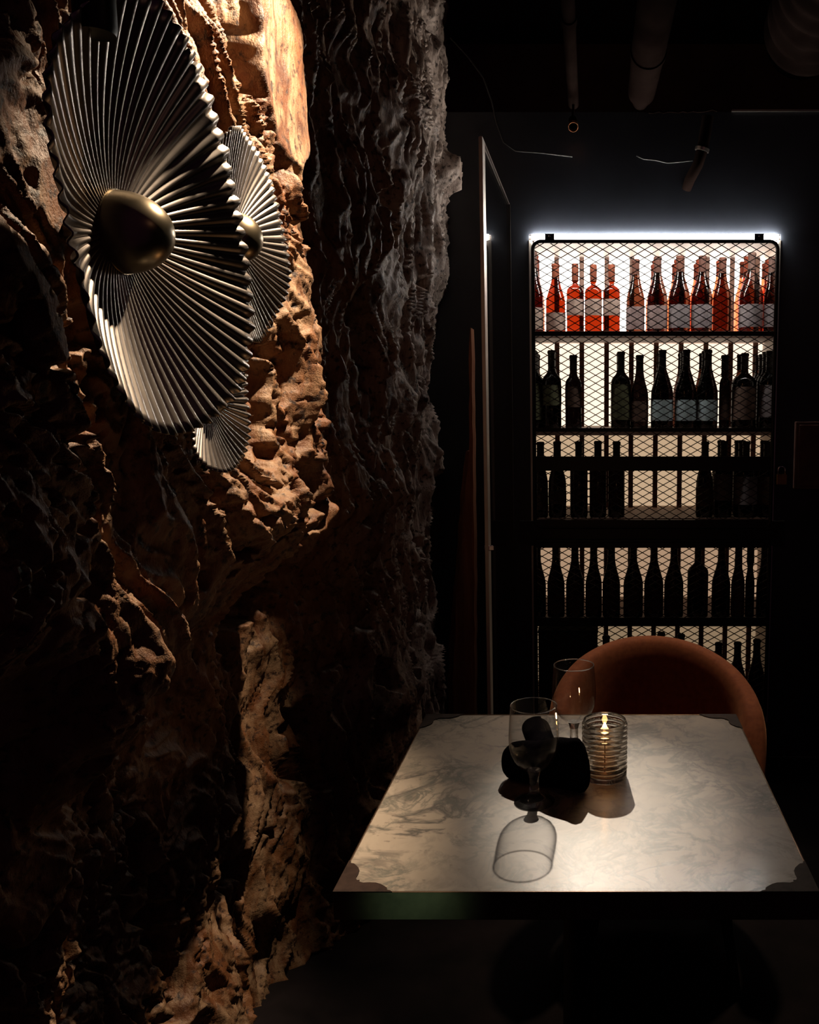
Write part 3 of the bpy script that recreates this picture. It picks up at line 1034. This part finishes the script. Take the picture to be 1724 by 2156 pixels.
ysamp = list(np.linspace(2000, 690, 40))
L_in = [(690, 988), (950, 987), (1060, 978), (1200, 966), (1350, 956), (2000, 945)]
R_in = [(690, 992), (760, 994), (950, 995), (1100, 998), (2000, 1001)]
plank('front_plank', [at(lerp_tab(L_in, y), y, 3.10) for y in ysamp], [at(lerp_tab(R_in, y), y, 3.10) for y in ysamp], 3.10, 3.18, 3)
ysb = list(np.linspace(2000, 950, 34))
L2 = [(950, 982), (1060, 968), (1200, 960), (1350, 946), (1450, 943), (2000, 938)]
R2_ = [(950, 988), (1060, 981), (1200, 972), (1350, 962), (2000, 955)]
plank('rear_plank', [at(lerp_tab(L2, y), y, 3.20) for y in ysb], [at(lerp_tab(R2_, y), y, 3.20) for y in ysb], 3.20, 3.26, 4)

# ------------------------------------------------------------------ pipes, duct and cables under the ceiling
ZP = at(1207, 215, YB - 0.04).z
pr_ = thing('ceiling_pipe', 'thin dark pipe running under the ceiling towards the back wall', 'pipe', (-0.062, 2.6, ZP))
MB().tube([(0, -1.0, 0), (0, 0, 0), (0, 0.78, 0)], 0.020, 20).build('pipe_run', M['pipe'], pr_, smooth=40)
MB().tube([(0, 0.05, 0), (0, 0.09, 0)], 0.024, 20).build('pipe_collar', M['pipe'], pr_, smooth=40)
cp = thing('spotlight', 'small dark spotlight with copper rim at the end of the thin ceiling pipe', 'spotlight', TABLE_LAMP)
Rm = (TABLE_AIM - TABLE_LAMP).to_track_quat('Z', 'Y').to_matrix()
MB().lathe([(0.004, -0.036), (0.013, -0.034), (0.0155, -0.026), (0.0165, 0.012)], 24, (0, 0, 0), Rm).build('can_housing', M['pipe'], cp, smooth=40)
MB().lathe([(0.0168, 0.010), (0.0182, 0.012), (0.0182, 0.030), (0.0165, 0.030), (0.0150, 0.014)], 24, (0, 0, 0), Rm, caps=False).build('copper_rim', M['copper'], cp, smooth=40)
MB().tube([Vector((0, 0.0, 0)) + Rm @ Vector((0, 0, -0.03)), (0, 0.045, 0.06), (0, 0.06, ZP - TABLE_LAMP.z - 0.018)], 0.005, 10).build('bracket', M['pipe'], cp, smooth=True)
bp = thing('ceiling_pipe', 'wide dark pipe with a seam ring running under the ceiling above the wine cabinet', 'pipe', (0.19, 2.6, ZP + 0.02))
MB().tube([(0, -1.0, 0), (0, 0.3, 0), (0, 0.72, 0.0)], [0.056, 0.056, 0.050], 28).build('pipe_run', M['pipe'], bp, smooth=40)
MB().tube([(0, 0.34, 0), (0, 0.36, 0)], 0.060, 28).build('seam_ring', M['pipe'], bp, smooth=40)
MB().tube([(0, 0.72, 0.0), (0, 0.799, -0.01)], [0.040, 0.028], 24).build('pipe_end', M['pipe'], bp, smooth=40)
fd = thing('flexible_duct', 'corrugated round air duct hanging under the ceiling at the right', 'duct', (0.76, 2.6, 2.80))
pts, rr = [], []
nr = 17
for k in range(nr * 8 + 1):
    t = k / (nr * 8)
    pts.append((0.10 * t * t - 0.06 * t, -1.1 + 1.82 * t, -0.0 + 0.02 * math.sin(3 * t)))
    rr.append(0.152 + 0.012 * math.cos(2 * PI * k / 8))
MB().tube(pts, rr, 40).build('corrugated_hose', M['pipe'], fd, smooth=True)
MB().tube([(0.04, 0.72, 0.003), (0.04, 0.83, 0.003)], 0.135, 36).build('duct_collar', M['dark_metal'], fd, smooth=40)
c = [at(1490, 246, 3.36), at(1484, 285, 3.355), at(1478, 315, 3.35), at(1470, 345, 3.355), at(1452, 378, 3.37), at(1445, 398, 3.395)]
ep = thing('wall_pipe', 'bent grey pipe on the dark wall above the wine cabinet', 'pipe', (c[0].x, YB, c[0].z))
o0 = Vector(ep.location)
MB().tube([q - o0 for q in c], [0.022, 0.022, 0.022, 0.02, 0.02, 0.018], 16).build('pipe_bend', M['pipe'], ep, smooth=40)
d0 = (c[3] - c[2]).normalized()
MB().tube([c[2] - o0 - d0 * 0.006, c[2] - o0 + d0 * 0.006], 0.027, 18).build('joint_ring', M['brushed'], ep, smooth=40)
for lab, pts in (('thin loose cable looping down the dark wall left of the cabinet top', [(948, 80), (985, 120), (1018, 165), (1035, 215), (1045, 260), (1060, 300), (1085, 318), (1140, 322), (1205, 330)]),
                 ('short light cable on the dark wall beside the bent pipe', [(1340, 328), (1355, 335), (1380, 337), (1405, 343), (1440, 340), (1458, 338)])):
    P = [at(x, y, YB - 0.008) for x, y in pts]
    o = MB().tube(P, 0.0028, 6).build('wall_cable', M['cable'], None, smooth=True)
    tag(o, lab, 'cable')

# ------------------------------------------------------------------ bistro table
TX0, TX1, TY0, TY1, TZ = -0.371, 0.331, 1.153, 1.863, 0.75
tcx, tcy = (TX0 + TX1) / 2, (TY0 + TY1) / 2
hx, hy = (TX1 - TX0) / 2, (TY1 - TY0) / 2
tb = thing('bistro_table', 'square marble bistro table with bronze rim and decorated corners', 'table', (tcx, tcy, 0))
mb = MB()
mb.box(-hx + 0.003, hx - 0.003, -hy + 0.003, hy - 0.003, TZ - 0.022, TZ)
mar = mb.build('marble_top', M['marble'], tb)
mb = MB()
t_ = 0.003
mb.box(-hx, hx, -hy, -hy + t_, TZ - 0.042, TZ + 0.0012).box(-hx, hx, hy - t_, hy, TZ - 0.042, TZ + 0.0012)
mb.box(-hx, -hx + t_, -hy + t_, hy - t_, TZ - 0.042, TZ + 0.0012).box(hx - t_, hx, -hy + t_, hy - t_, TZ - 0.042, TZ + 0.0012)
mb.build('bronze_rim', M['bronze'], tb, bevel=0.0008)
MB().box(-hx + t_, hx - t_, -hy + t_, hy - t_, TZ - 0.040, TZ - 0.022).build('under_board', M['boxwood'], tb)
base_curve = [(0, 1), (0.045, 0.955), (0.06, 0.90), (0.12, 0.885), (0.17, 0.83), (0.235, 0.75), (0.275, 0.66), (0.285, 0.55), (0.275, 0.44), (0.31, 0.36), (0.36, 0.36)]
curve = base_curve + [(b, a) for a, b in base_curve[::-1][1:]]
for sx_, sy_ in ((-1, -1), (1, -1), (1, 1), (-1, 1)):
    poly = [(sx_ * (hx - 0.086 * a - 0.0), sy_ * (hy - 0.086 * b)) for a, b in curve] + [(sx_ * hx, sy_ * hy)]
    MB().prism(poly, TZ + 0.0003, TZ + 0.0022).build('corner_plate', M['plate'], tb, bevel=0.0005)
MB().lathe([(0.05, 0.03), (0.042, 0.06), (0.032, 0.10), (0.030, 0.62), (0.05, 0.69), (0.12, 0.708)], 28).build('pedestal', M['black'], tb, smooth=40)
for k in range(4):
    a = PI / 4 + k * PI / 2
    dv = Vector((math.cos(a), math.sin(a), 0))
    MB().tube([dv * 0.02 + Vector((0, 0, 0.06)), dv * 0.18 + Vector((0, 0, 0.04)), dv * 0.30 + Vector((0, 0, 0.018))], [0.026, 0.020, 0.017], 12).build('foot', M['black'], tb, smooth=40)

# ------------------------------------------------------------------ wine glasses
def wine_glass(label, loc):
    root = thing('wine_glass', label, 'wine glass', loc, 'wine glasses on the table')
    # foot + stem (solid)
    prof = [(0.002, 0.0), (0.0355, 0.0), (0.0360, 0.0016), (0.033, 0.0032), (0.021, 0.0075), (0.0125, 0.0125), (0.0092, 0.019), (0.0082, 0.030), (0.0084, 0.044), (0.0105, 0.052), (0.0126, 0.0585)]
    MB().lathe(prof, 40).build('stem', M['solid_glass'], root, smooth=50)
    out = [(0.0128, 0.0586), (0.020, 0.0625), (0.029, 0.0700), (0.0365, 0.0800), (0.0415, 0.0920), (0.0440, 0.1050), (0.0445, 0.1180), (0.0438, 0.1350), (0.0425, 0.1550), (0.0408, 0.1765)]
    inn = [(r - 0.0012, z + (0.002 if i < 2 else 0)) for i, (r, z) in enumerate(out)]
    MB().lathe(out + inn[::-1], 56, caps=False).build('bowl', M['bowl_glass'], root, smooth=60)
    MB().tube([(0.0402 * math.cos(q * 2 * PI / 56), 0.0402 * math.sin(q * 2 * PI / 56), 0.1768) for q in range(56)], 0.0010, 8, closed=True).build('rim', M['solid_glass'], root, smooth=True)
    return root


gf = wine_glass('empty wine glass standing in front of the black napkin rolls', (-0.0985, 1.437, TZ + 0.0003))
gr = wine_glass('empty wine glass farther back, beside the candle holder', (-0.0325, 1.669, TZ + 0.0003))

# ------------------------------------------------------------------ candle in ribbed holder
HX, HY = 0.0275, 1.540
ch = thing('candle_holder', 'ribbed clear glass candle holder on the marble table', 'candle holder', (HX, HY, TZ + 0.0003))
R0, HH = 0.0418, 0.112
prof = [(0.001, 0.0), (R0 * 0.93, 0.0), (R0, 0.004), (R0, 0.014)]
nrib = 10
for k in range(nrib):
    z0 = 0.016 + k * (0.092 / nrib)
    for q in range(7):
        t = q / 6
        prof.append((R0 - 0.0030 + 0.0042 * math.sin(PI * t) ** 0.8, z0 + t * 0.092 / nrib))
prof += [(R0 - 0.001, HH - 0.003), (R0 - 0.002, HH), (R0 - 0.0036, HH - 0.001), (R0 - 0.0048, HH - 0.006), (R0 - 0.005, 0.012), (R0 - 0.008, 0.008), (0.001, 0.0075)]
MB().lathe(prof, 64).build('ribbed_glass', M['ribbed_glass'], ch, smooth=70)
cd = thing('candle', 'lit oil candle with small flame inside the ribbed glass holder', 'candle', (HX, HY, TZ + 0.0085))
MB().lathe([(0.012, 0), (0.0205, 0.001), (0.0205, 0.066), (0.019, 0.070), (0.006, 0.0715), (0.0035, 0.074), (0.0035, 0.077), (0.001, 0.077)], 36).build('oil_cartridge', M['fuel'], cd, smooth=50)
MB().tube([(0, 0, 0.006), (0.0005, 0, 0.04), (0, 0, 0.080)], 0.0013, 8).build('wick', M['wick'], cd)
fp = [(0.0006, 0.078), (0.0030, 0.080), (0.0046, 0.0840), (0.0050, 0.0865), (0.0040, 0.0905), (0.0020, 0.0950), (0.0004, 0.0985)]
MB().lathe(fp, 20).build('flame', M['flame'], cd, smooth=True)
pl_ = bpy.data.lights.new('candle_light', 'POINT')
pl_.energy = 0.5
pl_.color = (1.0, 0.5, 0.2)
pl_.shadow_soft_size = 0.006
plo = bpy.data.objects.new('candle_light', pl_)
C.objects.link(plo)
plo.location = (HX, HY, TZ + 0.0085 + 0.108)

# ------------------------------------------------------------------ napkin rolls
def napkin(label, a, b, ra, rb, seed, flap, va=1.0, vb=1.0):
    a, b = Vector(a), Vector(b)
    root = thing('napkin_roll', label, 'napkin', a.lerp(b, 0.5), 'black napkin rolls on the table')
    o0 = a.lerp(b, 0.5)
    L = (b - a).length
    t = (b - a).normalized()
    side = t.cross(Vector((0, 0, 1))).normalized()
    upv = side.cross(t)
    rnd = random.Random(seed)
    nL, nA = 30, 36
    vs, fs = [], []
    ph = [rnd.uniform(0, 6) for _ in range(6)]
    for i in range(nL + 1):
        s = i / nL
        e = min(s, 1 - s) * L
        vert = 0.95 * (va + (vb - va) * s)
        cap = math.sqrt(max(0.0, 1 - (1 - min(1, e / 0.018)) ** 2))
        r = (ra + (rb - ra) * s) * (0.30 + 0.70 * cap)
        for k in range(nA):
            q = 2 * PI * k / nA
            rr = r * (1 + 0.05 * math.sin(2 * q + ph[0] + 2 * s) + 0.035 * math.sin(3 * q + ph[1] + 5 * s) + 0.02 * math.sin(9 * s + ph[2]))
            p = a + t * (s * L) + side * (math.cos(q) * rr * 1.05) + upv * (math.sin(q) * rr * vert)
            p.z = max(p.z, TZ + 0.001)
            vs.append(p - o0)
    for i in range(nL):
        for k in range(nA):
            k2 = (k + 1) % nA
            fs.append((i * nA + k, i * nA + k2, (i + 1) * nA + k2, (i + 1) * nA + k))
    fs.append(tuple(range(nA))[::-1])
    fs.append(tuple(range(nL * nA, (nL + 1) * nA)))
    mb = MB()
    mb.add(vs, fs)
    mb.build('rolled_cloth', M['cloth'], root, smooth=True)
    # overlapping free edge of the cloth, wound once round the roll
    vs, fs = [], []
    n1, n2 = 20, 12
    for i in range(n1 + 1):
        s = 0.10 + 0.80 * i / n1
        vert = 0.95 * (va + (vb - va) * s)
        for k in range(n2 + 1):
            q = flap + 1.5 * k / n2
            rr = (ra + (rb - ra) * s) * (1.05 + 0.06 * (k / n2)) + 0.0012 * math.sin(14 * s + seed)
            p = a + t * (s * L) + side * (math.cos(q) * rr * 1.05) + upv * (math.sin(q) * rr * vert)
            p.z = max(p.z, TZ + 0.001)
            vs.append(p - o0)
    for i in range(n1):
        for k in range(n2):
            q = i * (n2 + 1) + k
            fs.append((q, q + 1, q + n2 + 2, q + n2 + 1))
    mb = MB()
    mb.add(vs, fs)
    fo = mb.build('loose_edge', M['cloth'], root, smooth=True)
    so = fo.modifiers.new('cloth', 'SOLIDIFY')
    so.thickness = 0.0015
    return root


napkin('black napkin roll lying on the marble, pointing away behind the front wine glass', (-0.116, 1.720, TZ + 0.028), (-0.080, 1.568, TZ + 0.027), 0.028, 0.026, 2, 0.4)
napkin('thick black napkin roll lying across the table right behind the front wine glass', (-0.160, 1.545, TZ + 0.030), (-0.006, 1.464, TZ + 0.053), 0.028, 0.025, 5, 0.8, 1.1, 2.15)

# ------------------------------------------------------------------ velvet barrel chair
def barrel_chair(label, cx, cy, rz, m):
    root = thing('barrel_chair', label, 'chair', (cx, cy, 0), None, rz)
    nP = 72
    nS = 22
    vs, fs = [], []
    half = math.radians(118)
    for i in range(nP + 1):
        ph = -half + 2 * half * i / nP
        zt_ = 0.622 + 0.160 * max(0.0, math.cos(ph * 0.80)) ** 1.0
        if abs(ph) > math.radians(88):
            zt_ -= 0.10 * ((abs(ph) - math.radians(88)) / math.radians(30)) ** 2
        for k in range(nS):
            # rounded cross-section: thickness 0.07, from z=0.36 to zt_
            q = 2 * PI * k / nS
            th, hz = 0.036, (zt_ - 0.36) / 2
            cq, sq = math.cos(q), math.sin(q)
            ex = 0.45
            lx = th * math.copysign(abs(cq) ** ex, cq)
            lz = hz * math.copysign(abs(sq) ** (0.22), sq)
            f = 1 - 0.30 * max(0, lz / hz) ** 6
            rr = 0.270 + lx * f + 0.004 * (lz / hz)
            vs.append((rr * 0.915 * math.sin(ph), rr * 1.0 * math.cos(ph), 0.36 + hz + lz))
    for i in range(nP):
        for k in range(nS):
            k2 = (k + 1) % nS
            fs.append((i * nS + k, i * nS + k2, (i + 1) * nS + k2, (i + 1) * nS + k))
    fs.append(tuple(range(nS))[::-1])
    fs.append(tuple(range(nP * nS, (nP + 1) * nS)))
    mb = MB()
    mb.add(vs, fs)
    mb.build('curved_backrest', m, root, smooth=60)
    MB().lathe([(0.10, 0.345), (0.185, 0.35), (0.205, 0.375), (0.207, 0.42), (0.195, 0.452), (0.15, 0.464), (0.01, 0.468)], 48).build('seat', m, root, smooth=60)
    for sx_ in (-1, 1):
        for sy_ in (-1, 1):
            MB().tube([(sx_ * 0.14, sy_ * 0.14, 0.36), (sx_ * 0.19, sy_ * 0.19, 0.0)], [0.018, 0.011], 12).build('leg', M['black'], root, smooth=40)
    return root


barrel_chair('rust velvet barrel chair with rounded back behind the marble table', 0.172, 2.13, 0.0, M['velvet'])
